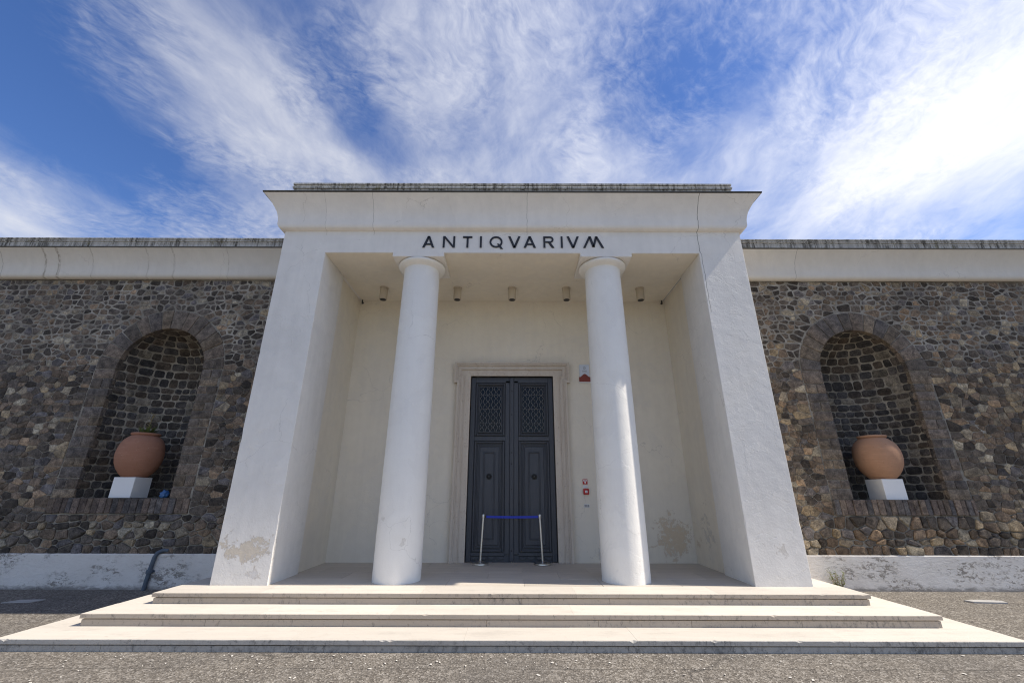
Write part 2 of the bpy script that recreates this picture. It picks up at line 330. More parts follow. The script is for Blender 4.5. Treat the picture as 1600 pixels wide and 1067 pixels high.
class MB:
    def __init__(s): s.v = []; s.f = []; s.c = []
    def add(s, v, f, c=None):
        k = len(s.v); s.v += [tuple(x) for x in v]; s.f += [tuple(i + k for i in q) for q in f]
        if c is not None: s.c += [c] * len(v)
        return s
    def box(s, x0, x1, y0, y1, z0, z1):
        return s.add([(x0, y0, z0), (x1, y0, z0), (x1, y1, z0), (x0, y1, z0), (x0, y0, z1), (x1, y0, z1), (x1, y1, z1), (x0, y1, z1)],
                     [(0, 3, 2, 1), (4, 5, 6, 7), (0, 1, 5, 4), (1, 2, 6, 5), (2, 3, 7, 6), (3, 0, 4, 7)])
    def cbox(s, x0, x1, y0, y1, z0, z1, b=.008):
        bm = bmesh.new(); bmesh.ops.create_cube(bm, size=1)
        for v in bm.verts: v.co = Vector(((x0 + x1) / 2 + v.co.x * (x1 - x0), (y0 + y1) / 2 + v.co.y * (y1 - y0), (z0 + z1) / 2 + v.co.z * (z1 - z0)))
        bmesh.ops.bevel(bm, geom=list(bm.edges), offset=b, segments=1, affect='EDGES')
        bm.verts.ensure_lookup_table(); bm.verts.index_update()
        s.add([v.co.copy() for v in bm.verts], [[v.index for v in f.verts] for f in bm.faces]); bm.free(); return s
    def lathe(s, cx, cy, prof, n=32, lean=(0, 0)):
        v = []; f = []
        z0 = prof[0][1]
        for (r, z) in prof:
            ox, oy = lean[0] * (z - z0), lean[1] * (z - z0)
            for i in range(n):
                a = 2 * math.pi * i / n; v.append((cx + ox + r * math.cos(a), cy + oy + r * math.sin(a), z))
        for j in range(len(prof) - 1):
            for i in range(n):
                f.append((j * n + i, j * n + (i + 1) % n, (j + 1) * n + (i + 1) % n, (j + 1) * n + i))
        f.append(tuple(range(n))[::-1]); f.append(tuple((len(prof) - 1) * n + i for i in range(n)))
        return s.add(v, f)
    def tube(s, pts, r, n=8):
        v = []; f = []; pts = [Vector(p) for p in pts]
        for k, p in enumerate(pts):
            t = (pts[min(k + 1, len(pts) - 1)] - pts[max(k - 1, 0)]).normalized()
            u = t.orthogonal().normalized() if abs(t.y) > .95 else t.cross(Vector((0, 1, 0))).normalized()
            w_ = t.cross(u); rr = r[k] if isinstance(r, list) else r
            for i in range(n):
                a = 2 * math.pi * i / n; v.append(p + u * math.cos(a) * rr + w_ * math.sin(a) * rr)
        for j in range(len(pts) - 1):
            for i in range(n): f.append((j * n + i, j * n + (i + 1) % n, (j + 1) * n + (i + 1) % n, (j + 1) * n + i))
        f.append(tuple(range(n))); f.append(tuple((len(pts) - 1) * n + i for i in range(n)))
        return s.add(v, f)
    def prism(s, poly, y0, y1):
        """poly: (x,z) outline extruded along y"""
        n = len(poly)
        return s.add([(x, y0, z) for x, z in poly] + [(x, y1, z) for x, z in poly],
                     [tuple(range(n)), tuple(range(n, 2 * n))[::-1]] + [(i, (i + 1) % n, n + (i + 1) % n, n + i) for i in range(n)])
    def build(s, name, mat, parent=None, smooth=None, origin=None):
        return obj(name, s.v, s.f, mat, parent, smooth, s.c if s.c else None, origin)

# main dimensions (metres; camera stands over the origin, facade runs along x)
YP, YB, YW = 7.378, 9.66, 9.22          # pier front, porch back wall, wing wall face
ZF, ZS, ZC, ZT = .404, 6.29, 6.79, 7.49  # porch floor, soffit, cornice foot, cornice top
XO, XI, XS = 4.65, 3.76, 3.815           # pier outer, pier inner, porch side wall
PO = .39

# ------------------------------------------------------------------ ground
g = MB(); g.add([(-400, -400, 0), (400, -400, 0), (400, 400, 0), (-400, 400, 0)], [(0, 1, 2, 3)])
tag(g.build('ground', M['asphalt'], origin=(0, 0, 0)), kind='structure', label='worn grey asphalt forecourt with pale aggregate')

# ------------------------------------------------------------------ entrance steps
st = thing('entrance_steps', (0, 7.5, 0), 'three broad travertine steps and platform in front of the white portico', 'steps')
steps = [(5.83, 6.07, 0.0, .126), (6.337, 5.583, .126, .266), (6.846, 5.10, .266, ZF)]
core = MB()
for k, (y0, hw, z0, z1) in enumerate(steps):
    core.box(-hw + .05, hw - .05, y0 + .05, 9.16, max(0.0, z0 - .01), z1 - .035)
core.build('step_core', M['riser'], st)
rs = random.Random(3)
def worn(x0, x1, y0, y1, z0, z1):
    n = max(4, int((x1 - x0) / .045)); v = []; f = []
    for i in range(n + 1):
        x = x0 + (x1 - x0) * i / n
        c_ = .004 + .004 * abs(mnoise.noise(Vector((x * 6, y0 * 9, z1 * 7)))) + (rs.uniform(.006, .020) if rs.random() < .022 else 0)
        yy = y0 + .004 * mnoise.noise(Vector((x * 1.3, z1 * 11, 3)))
        v += [(x, y1, z0), (x, y1, z1), (x, yy + c_ * 1.2, z1), (x, yy, z1 - c_), (x, yy, z0 + .003), (x, yy + .003, z0)]
    for i in range(n):
        for j in range(6): f.append((i * 6 + j, i * 6 + (j + 1) % 6, (i + 1) * 6 + (j + 1) % 6, (i + 1) * 6 + j))
    f += [(0, 1, 2, 3, 4, 5), tuple(n * 6 + j for j in range(6))]
    mb = MB(); mb.add(v, f); return mb
def weather(o, mat):
    o.data.materials.append(mat)
    for p_ in o.data.polygons:
        if p_.normal.y < -.6: p_.material_index = 1
for k, (y0, hw, z0, z1) in enumerate(steps):
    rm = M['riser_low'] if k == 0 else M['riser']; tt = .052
    nxt = steps[k + 1] if k < 2 else None
    yb = (nxt[0] + .04) if nxt else 7.36
    xb = (nxt[1] - .04) if nxt else 4.66
    # front nosing slabs
    x = -hw
    while x < hw - .01:
        l = rs.uniform(1.35, 2.5); x1 = min(hw, x + l)
        if hw - x1 < .7: x1 = hw
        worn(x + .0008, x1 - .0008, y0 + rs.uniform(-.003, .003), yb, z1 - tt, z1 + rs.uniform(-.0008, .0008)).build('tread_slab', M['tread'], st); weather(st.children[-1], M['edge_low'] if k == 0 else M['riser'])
        x = x1
    # side treads
    for s in (-1, 1):
        y = yb
        while y < 9.16:
            y1 = min(9.16, y + rs.uniform(.9, 1.3))
            if 9.16 - y1 < .4: y1 = 9.16
            a, b_ = sorted((s * hw, s * xb))
            MB().cbox(a, b_, y + .0015, y1 - .0015, z1 - tt, z1 - .001, .006).build('tread_slab', M['tread'], st)
            y = y1
    x = -hw + .018
    while x < hw - .02:
        l = rs.uniform(1.2, 2.3); x1 = min(hw - .018, x + l)
        if hw - .018 - x1 < .6: x1 = hw - .018
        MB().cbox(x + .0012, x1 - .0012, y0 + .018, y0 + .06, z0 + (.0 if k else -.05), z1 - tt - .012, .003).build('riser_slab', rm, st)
        x = x1
    for s in (-1, 1):
        a, b_ = sorted((s * (hw - .018), s * (hw - .06)))
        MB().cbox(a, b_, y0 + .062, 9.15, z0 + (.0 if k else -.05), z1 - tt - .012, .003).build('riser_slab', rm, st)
# platform paving inside the porch
ys = [7.36, 7.95, 8.55, 9.12, 9.75]
for j in range(4):
    x = -4.66 + .0; off = .6 if j % 2 else 1.2; first = True
    while x < 4.66 - .01:
        x1 = min(4.66, x + (off if first else 1.22)); first = False
        if 4.66 - x1 < .3: x1 = 4.66
        lim = 9.16 if abs((x + x1) / 2) > 3.9 else 9.75
        MB().cbox(x + .001, x1 - .001, ys[j] + .001, ys[j + 1] - .001, ZF - .05, ZF - .002 + rs.uniform(-.001, .001), .003).build('paving_slab', M['floor'], st)
        x = x1

# ------------------------------------------------------------------ portico
po = thing('portico', (0, 8.5, ZF), 'white stucco portico with two square piers, flared cornice and two round columns', 'building')
for s in (-1, 1):
    a, b_ = sorted((s * XI, s * XO))
    nz = 64; v = []; f = []; n = 6; re_ = random.Random(40 + s)
    for k in range(nz + 1):
        z = ZF - .03 + (ZS - ZF + .03) * k / nz
        ca, cb = [.005 + .004 * abs(mnoise.noise(Vector((z * 3, q, s)))) + (re_.uniform(.004, .016) if re_.random() < .07 and z < 5.5 else 0) for q in (1, 2)]
        v += [(a + ca, YP, z), (b_ - cb, YP, z), (b_, YP + cb, z), (b_, 8.36, z), (a, 8.36, z), (a, YP + ca, z)]
    for k in range(nz):
        f += [(k * n + i, k * n + (i + 1) % n, (k + 1) * n + (i + 1) % n, (k + 1) * n + i) for i in range(n)]
    f += [tuple(range(n)), tuple(nz * n + i for i in range(n))]
    obj('pier', v, f, M['pier'], po)
    a, b_ = sorted((s * XS, s * (XO - .004)))
    MB().box(a, b_, 8.36, 10.2, ZF - .03, ZS).build('side_wall', M['inside'], po)
# back wall with the door opening
DO, DT = .965, 4.343
bw = MB()
bw.add([(-XS, YB, ZF - .03), (-DO, YB, ZF - .03), (-DO, YB, DT), (DO, YB, DT), (DO, YB, ZF - .03), (XS, YB, ZF - .03), (XS, YB, ZS), (DO, YB, ZS), (-DO, YB, ZS), (-XS, YB, ZS),
        (-XS, YB, DT), (XS, YB, DT), (-DO, 10.1, ZF - .03), (-DO, 10.1, DT), (DO, 10.1, DT), (DO, 10.1, ZF - .03)],
       [(0, 1, 2, 10), (10, 2, 8, 9), (2, 3, 7, 8), (3, 11, 6, 7), (4, 5, 11, 3), (1, 12, 13, 2), (2, 13, 14, 3), (3, 14, 15, 4)])
bw.build('back_wall', M['inside'], po)
MB().box(-XS - .3, XS + .3, 10.1, 10.25, ZF - .03, ZS).build('rear_wall', M['inside'], po)
MB().box(-XO, XO, YP, 10.2, ZS, ZC + .02).build('entablature', M['ent'], po)
M['soffit'] = M['inside']
MB().box(-XI + .004, XI - .004, YP + .03, 10.1, ZS - .004, ZS + .01).build('soffit', M['soffit'], po)

def sweep3(prof, xo, yf, yend):
    """profile (out, z) carried round three sides of a block"""
    v = []; f = []
    for o_, z in prof:
        v += [(-xo - o_, yend, z), (-xo - o_, yf - o_, z), (xo + o_, yf - o_, z), (xo + o_, yend, z)]
    n = len(prof)
    for j in range(n - 1):
        for i in range(3): f.append((j * 4 + i, j * 4 + i + 1, (j + 1) * 4 + i + 1, (j + 1) * 4 + i))
    f.append(((n - 1) * 4, (n - 1) * 4 + 1, (n - 1) * 4 + 2, (n - 1) * 4 + 3))
    return v, f
CPROF = [(0, 0), (.04, .002), (.075, .012), (.102, .034), (.118, .066), (.124, .105), (.124, .16), (.13, .22), (.145, .29), (.165, .36), (.20, .43), (.24, .50), (.285, .565), (.335, .625), (.375, .665)]
v, f = sweep3([(o_, ZC + z) for o_, z in CPROF], XO, YP, 10.2); obj('cornice', v, f, M['ent'], po, 35)
v, f = sweep3([(.36, ZC + .664), (.39, ZC + .672), (.392, ZC + .70), (.0, ZC + .706)], XO, YP, 10.2); obj('cornice_edge', v, f, M['edge'], po)
CAP0 = [(-.02, 0), (-.02, .24), (.015, .25), (.022, .285), (.022, .31), (.002, .32), (.002, .345), (.028, .355), (.036, .385), (.03, .41), (.008, .42), (.008, .44), (.03, .45), (.03, .49), (.01, .50)]
CAP = CAP0
v, f = sweep3([(o_, ZT + z) for o_, z in CAP], XO - .0, YP + .0, 10.2); obj('parapet_coping', v, f, M['coping'], po, 30)

# columns
for s in (-1, 1):
    cx, cy = s * 1.885, 7.83
    prof = [(.392, ZF - .01)]
    for i in range(13):
        t_ = i / 12; prof.append((.392 - .032 * t_ ** 1.4, ZF + .012 + (ZS - .085 - .12 - ZF) * t_))
    c = MB().lathe(cx, cy, prof, 56).build('column', M['column'], po, 40)
    zt = ZS - .085
    MB().lathe(cx, cy, [(.358, zt - .135), (.366, zt - .122), (.395, zt - .108), (.435, zt - .092), (.466, zt - .072), (.478, zt - .052), (.478, zt - .028), (.472, zt - .018), (.44, zt - .016), (.44, zt)], 56).build('echinus', M['column'], c, 30)
    MB().cbox(cx - .515, cx + .515, YP - .002, YP + .93, zt, ZS + .002, .004).build('abacus', M['ent'], c)

# marble door surround
fr = thing  # (kept as parts of the portico)
def outline(t_, rect=False):
    xo, xe, ze, zt_ = 1.277, 1.346, 4.17, 4.655
    if rect:
        L_ = [(-DO, ZF), (-DO, 4.2), (-DO, DT - .0005), (-DO, DT), (DO, DT), (DO, DT - .0005), (DO, 4.2), (DO, ZF)]
        return L_
    return [(-xo + t_, ZF), (-xo + t_, ze + t_), (-xe + t_, ze + t_), (-xe + t_, zt_ - t_), (xe - t_, zt_ - t_), (xe - t_, ze + t_), (xo - t_, ze + t_), (xo - t_, ZF)]
def band(o1, o2, p, y_in=0.0):
    n = len(o1); m_ = MB(); yf = YB - p; yk = YB + .02 + y_in
    vv = [(x, yf, z) for x, z in o1] + [(x, yf, z) for x, z in o2] + [(x, yk, z) for x, z in o1] + [(x, yk, z) for x, z in o2]
    ff = []
    for i in range(n - 1):
        ff += [(i, i + 1, n + i + 1, n + i), (i, i + 1, 2 * n + i + 1, 2 * n + i), (n + i, n + i + 1, 3 * n + i + 1, 3 * n + i)]
    m_.add(vv, ff); return m_
dfm = band(outline(0), outline(.045), .12).build('door_surround', M['marble'], po)
band(outline(.045), outline(.075), .095).build('moulding', M['marble'], dfm)
band(outline(.075), outline(.15), .06).build('fascia', M['marble'], dfm)
band(outline(.15), outline(.165), .072).build('moulding', M['marble'], dfm)
band(outline(.165), outline(0, True), .035, .06).build('fascia', M['marble'], dfm)
for s in (-1, 1):
    x0, x1 = sorted((s * .97, s * 1.262))
    MB().box(x0, x1, YB - .0965, YB - .03, 1.99, 1.993).build('joint', M['edge'], dfm) if False else None

# door leaves
YD = 9.735
for s in (-1, 1):
    def bx(mb, xa, xb, y0, y1, z0, z1, b=.006):
        a, c_ = sorted((s * xa, s * xb)); mb.cbox(a, c_, y0, y1, z0, z1, b); return mb
    lf = bx(MB(), .004, DO - .002, YD + .034, YD + .085, ZF - .02, DT - .003).build('door_leaf', M['door'], po)
    # stiles and rails
    for (xa, xb, z0, z1) in [(.05, .15, .55, 4.25), (.85, .955, .41, 4.338), (.05, .85, 4.20, 4.338), (.15, .85, 2.86, 2.955), (.15, .85, .52, .585)]:
        bx(MB(), xa, xb, YD, YD + .031, z0, z1, .005).build('rail' if xb - xa > .3 else 'stile', M['door'], lf)
    def frame(xa, xb, z0, z1, wd, y0, name):
        m_ = MB()
        for q in ((xa, xa + wd, z0, z1), (xb - wd, xb, z0, z1), (xa + wd, xb - wd, z0, z0 + wd), (xa + wd, xb - wd, z1 - wd, z1)): bx(m_, q[0], q[1], y0, YD + .035, q[2], q[3], wd * .3)
        return m_.build(name, M['door'], lf)
    frame(.165, .835, 2.975, 4.18, .035, YD - .026, 'panel_moulding')
    frame(.225, .765, 3.035, 4.115, .022, YD - .014, 'panel_moulding')
    frame(.165, .835, .60, 2.845, .04, YD - .028, 'panel_moulding')
    frame(.235, .765, .67, 2.775, .022, YD + .004, 'panel_moulding')
    bx(MB(), .285, .715, YD + .012, YD + .034, .72, 2.725, .010).build('panel', M['door'], lf)
    frame(.375, .625, .83, 2.615, .022, YD - .014, 'panel_moulding')
    bx(MB(), .165, .835, YD + .012, YD + .034, 2.885, 2.935, .006).build('panel', M['door'], lf)
    # grille of wavy bars over dark glass
    bx(MB(), .245, .745, YD + .022, YD + .034, 3.055, 4.095, .003).build('pane', M['glass'], lf)
    gr = MB()
    for i in range(8):
        xb_ = .275 + i * .063
        pts = [(s * (xb_ + .019 * math.sin(j * math.pi / 2.6 + .6) * (1 if i % 2 else -1)), YD + .008 + .001 * (i % 2), 3.06 + j * 1.03 / 36) for j in range(37)]
        gr.tube(pts, .0085, 6)
    for zz in (3.25, 3.58, 3.91): gr.tube([(s * .245, YD + .016, zz), (s * .745, YD + .016, zz)], .006, 6)
    gr.build('grille', M['grille'], lf, 60)
    # knob on a rosette
    kb = MB()
    cx, cz = s * .50, 2.09
    def disc(mb, r, y0, y1, r2=None, n=18):
        r2 = r if r2 is None else r2
        mb.add([(cx + r * math.cos(2 * math.pi * i / n), y1, cz + r * math.sin(2 * math.pi * i / n)) for i in range(n)] + [(cx + r2 * math.cos(2 * math.pi * i / n), y0, cz + r2 * math.sin(2 * math.pi * i / n)) for i in range(n)],
               [(i, (i + 1) % n, n + (i + 1) % n, n + i) for i in range(n)] + [tuple(range(n, 2 * n))])
    disc(kb, .065, YD - .012, YD + .02, .055); disc(kb, .045, YD - .04, YD - .01, .036); disc(kb, .036, YD - .055, YD - .039, .018)
    kb.build('knob', M['iron'], lf)
    # scalloped ornaments at the foot
    for i in range(4):
        xx = .24 + i * .175; m_ = MB(); n = 10
        m_.prism([(s * (xx + .07 * math.cos(math.pi * j / n)), .505 - .055 * math.sin(math.pi * j / n)) for j in range(n + 1)], YD - .004, YD + .031)
        m_.build('scallop', M['door'], lf)
ast = MB().cbox(-.048, .048, YD - .022, YD + .031, ZF + .01, DT - .012, .012).build('door_astragal', M['door'], po)
for zz in (.62, 1.30, 1.83, 2.36, 2.60, 3.45, 4.0):
    MB().lathe(0, 0, [(.016, 0), (.014, .006), (.006, .011)], 10).build('stud', M['iron'], ast)
    o = [c for c in ast.children][-1]; o.rotation_euler = (R(90), 0, 0); o.location = Vector((0, YD - .021, zz)) - WL[ast]

# ------------------------------------------------------------------ lettering
sg = thing('lettering_sign', (0, YP, 6.40), 'black capital letters across the white beam above the two columns', 'sign')
def seg(a, b_, wd):
    a, b_ = Vector(a), Vector(b_); d_ = (b_ - a).normalized(); n_ = Vector((-d_.y, d_.x)) * wd / 2
    return [a + n_, a - n_, b_ - n_, b_ + n_]
def letter(ch, x0, x1, zb=6.404, zt_=6.669, w_=.039):
    H = zt_ - zb; mb = MB(); c_ = (x0 + x1) / 2; h2 = w_ / 2
    def S(ax, az, bx_, bz, ww=w_):
        mb.prism([(q.x, q.y) for q in seg((ax, az), (bx_, bz), ww)], YP - .016, YP - .003)
    def clipS(ax, az, bx_, bz):   # slanted stroke cut level at head and foot
        sl = w_ * .60
        mb.prism([(ax - sl, az), (ax + sl, az), (bx_ + sl, bz), (bx_ - sl, bz)], YP - .0162, YP - .003)
    if ch == 'A':
        clipS(x0 + h2, zb, c_, zt_); clipS(x1 - h2, zb, c_, zt_); S(x0 + .068, zb + H * .30, x1 - .068, zb + H * .30, .034)
    elif ch == 'V':
        clipS(x0 + h2, zt_, c_, zb); clipS(x1 - h2, zt_, c_, zb)
    elif ch == 'N':
        S(x0 + h2, zb, x0 + h2, zt_); S(x1 - h2, zb, x1 - h2, zt_); mb.prism([(x0, zt_), (x0 + w_ * 1.15, zt_), (x1, zb), (x1 - w_ * 1.15, zb)], YP - .0164, YP - .003)
    elif ch == 'T':
        S(c_, zb, c_, zt_ - .03); S(x0, zt_ - h2, x1, zt_ - h2)
    elif ch == 'I': S(c_, zb, c_, zt_)
    elif ch == 'M':
        q1, q2 = x0 + (x1 - x0) * .34, x0 + (x1 - x0) * .66
        clipS(x0 + h2, zb, q1, zt_); clipS(x1 - h2, zb, q2, zt_); clipS(q1, zt_, c_, zb + .02); clipS(q2, zt_, c_, zb + .02)
    elif ch == 'Q':
        n = 28; r = H / 2; v = []; cz = (zb + zt_) / 2
        for y in (YP - .016, YP - .003):
            for rr in (r, r - w_ * .92):
                v += [(c_ + rr * math.cos(2 * math.pi * i / n), y, cz + rr * math.sin(2 * math.pi * i / n)) for i in range(n)]
        f = []
        for i in range(n):
            j = (i + 1) % n
            f += [(i, j, n + j, n + i), (i, j, 2 * n + j, 2 * n + i), (n + i, n + j, 3 * n + j, 3 * n + i)]
        mb.add(v, f); mb.prism([(c_ + .02, zb + .09), (c_ + .062, zb + .09), (x1 + .01, zb - .03), (x1 - .04, zb - .03)], YP - .0164, YP - .003)
    elif ch == 'R':
        S(x0 + h2, zb, x0 + h2, zt_)
        r = H * .28; cz = zt_ - r; xm = x1 - r - .012; n = 14; v = []
        for y in (YP - .0162, YP - .003):
            for rr in (r, r - w_ * .92):
                v += [(x0 + h2, y, cz + rr)] + [(xm + rr * math.cos(math.pi / 2 - math.pi * i / n), y, cz + rr * math.sin(math.pi / 2 - math.pi * i / n)) for i in range(n + 1)] + [(x0 + h2, y, cz - rr)]
        m_ = n + 3; f = []
        for i in range(m_ - 1): f += [(i, i + 1, m_ + i + 1, m_ + i), (i, i + 1, 2 * m_ + i + 1, 2 * m_ + i), (m_ + i, m_ + i + 1, 3 * m_ + i + 1, 3 * m_ + i)]
        mb.add(v, f); mb.prism([(xm - .05, cz - r + .02), (xm, cz - r + .02), (x1, zb), (x1 - .052, zb)], YP - .0166, YP - .003)
    # short pins hold the letter off the wall
    mb.box(c_ - .006, c_ + .006, YP - .012, YP + .005, zb + H * .62, zb + H * .65) if ch in 'TI' else None
    mb.build('letter', M['letter'], sg)
kx = 7.378 / 567.6
for ch, u0, u1 in [('A', 660.5, 678.5), ('N', 691.8, 710.8), ('T', 723, 737.5), ('I', 749.2, 752.8), ('Q', 764.5, 785), ('V', 794, 812.7), ('A', 818, 836.5), ('R', 848.6, 865.5), ('I', 875.5, 879), ('V', 885.5, 904), ('M', 910.5, 942.3)]:
    letter(ch, (u0 - 800) * kx, (u1 - 800) * kx)

# ------------------------------------------------------------------ stone wing walls
ZB, ZM = .60, 6.63                       # rubble from plinth top to cornice foot
NC, NR, ZSP, ZSI = 8.0, 1.0, 4.37, 1.63  # niche centre, radius, springing, sill
def stone_col(rng, tan=.17, lift=1.0):
    r = rng.random()
    if r < tan:
        b_ = rng.choice([(.30, .245, .17), (.28, .245, .19), (.33, .30, .24), (.29, .215, .15), (.24, .21, .165)])
        k = rng.uniform(.62, 1.1)
    elif r < tan + .26:
        b_ = (.155, .122, .094); k = rng.uniform(.6, 1.3)
    elif r < tan + .36:
        b_ = (.108, .102, .105); k = rng.uniform(.6, 1.4)
    else:
        b_ = (.095, .083, .073); k = rng.uniform(.45, 1.4)
    return (b_[0] * k * lift * 1.05, b_[1] * k * lift * .97, b_[2] * k * lift * .86)
def clip(poly, px, pz, nx, nz):
    """keep the side where (q-p).n <= 0"""
    out_ = []; n = len(poly)
    for i in range(n):
        a, b_ = poly[i], poly[(i + 1) % n]
        da = (a[0] - px) * nx + (a[1] - pz) * nz; db = (b_[0] - px) * nx + (b_[1] - pz) * nz
        if da <= 0: out_.append(a)
        if (da < 0 < db) or (db < 0 < da):
            t_ = da / (da - db); out_.append((a[0] + (b_[0] - a[0]) * t_, a[1] + (b_[1] - a[1]) * t_))
    return out_
def area(p): return abs(sum(p[i][0] * p[(i + 1) % len(p)][1] - p[(i + 1) % len(p)][0] * p[i][1] for i in range(len(p)))) / 2
def inset(poly, d_):
    n = len(poly); cx = sum(p[0] for p in poly) / n; cz = sum(p[1] for p in poly) / n
    q = poly
    src = list(poly)
    for i in range(n):
        a, b_ = src[i], src[(i + 1) % n]; ex, ez = b_[0] - a[0], b_[1] - a[1]; l = math.hypot(ex, ez)
        if l < 1e-6: continue
        nx, nz = ez / l, -ex / l
        if (cx - a[0]) * nx + (cz - a[1]) * nz > 0: nx, nz = -nx, -nz
        q = clip(q, a[0] - nx * d_, a[1] - nz * d_, nx, nz)
        if len(q) < 3: return []
    return q
def round_poly(poly, k=.24):
    out_ = []; n = len(poly)
    for i in range(n):
        a, b_ = poly[i], poly[(i + 1) % n]
        l = math.hypot(b_[0] - a[0], b_[1] - a[1])
        if l < .012: out_.append(((a[0] + b_[0]) / 2, (a[1] + b_[1]) / 2)); continue
        out_ += [(a[0] + (b_[0] - a[0]) * k, a[1] + (b_[1] - a[1]) * k), (a[0] + (b_[0] - a[0]) * (1 - k), a[1] + (b_[1] - a[1]) * (1 - k))]
    return out_
def stone_mesh(poly, proud, dome, rng, fmap, tilt=.3):
    """stone from a flat outline; fmap(u, v, height) places it on the wall"""
    n = len(poly); cx = sum(p[0] for p in poly) / n; cz = sum(p[1] for p in poly) / n
    sz = math.sqrt(area(poly)); tx, tz = rng.uniform(-tilt, tilt), rng.uniform(-tilt, tilt)
    v = []; jit = [1 + rng.uniform(-.08, .03) for _ in range(n)]
    for k, h in ((1.0, -.035), (1.0, proud * (1 - dome)), (.80, proud)):
        for i, (x, z) in enumerate(poly):
            kk = k * (jit[i] if k == 1.0 else 1); kk = min(kk, 1.02)
            dx, dz = (x - cx) * kk, (z - cz) * kk
            hh = h + ((dx * tx + dz * tz) / max(sz, .05) * proud if h > 0 else 0) + (rng.uniform(-.12, .12) * proud if h > 0 else 0)
            v.append(fmap(cx + dx, cz + dz, hh))
    v.append(fmap(cx + rng.uniform(-.02, .02), cz + rng.uniform(-.02, .02), proud * (1 + dome * rng.uniform(.1, .5))))
    f = []
    for j in range(2):
        for i in range(n): f.append((j * n + i, j * n + (i + 1) % n, (j + 1) * n + (i + 1) % n, (j + 1) * n + i))
    for i in range(n): f.append((2 * n + i, 2 * n + (i + 1) % n, 3 * n))
    return v, f

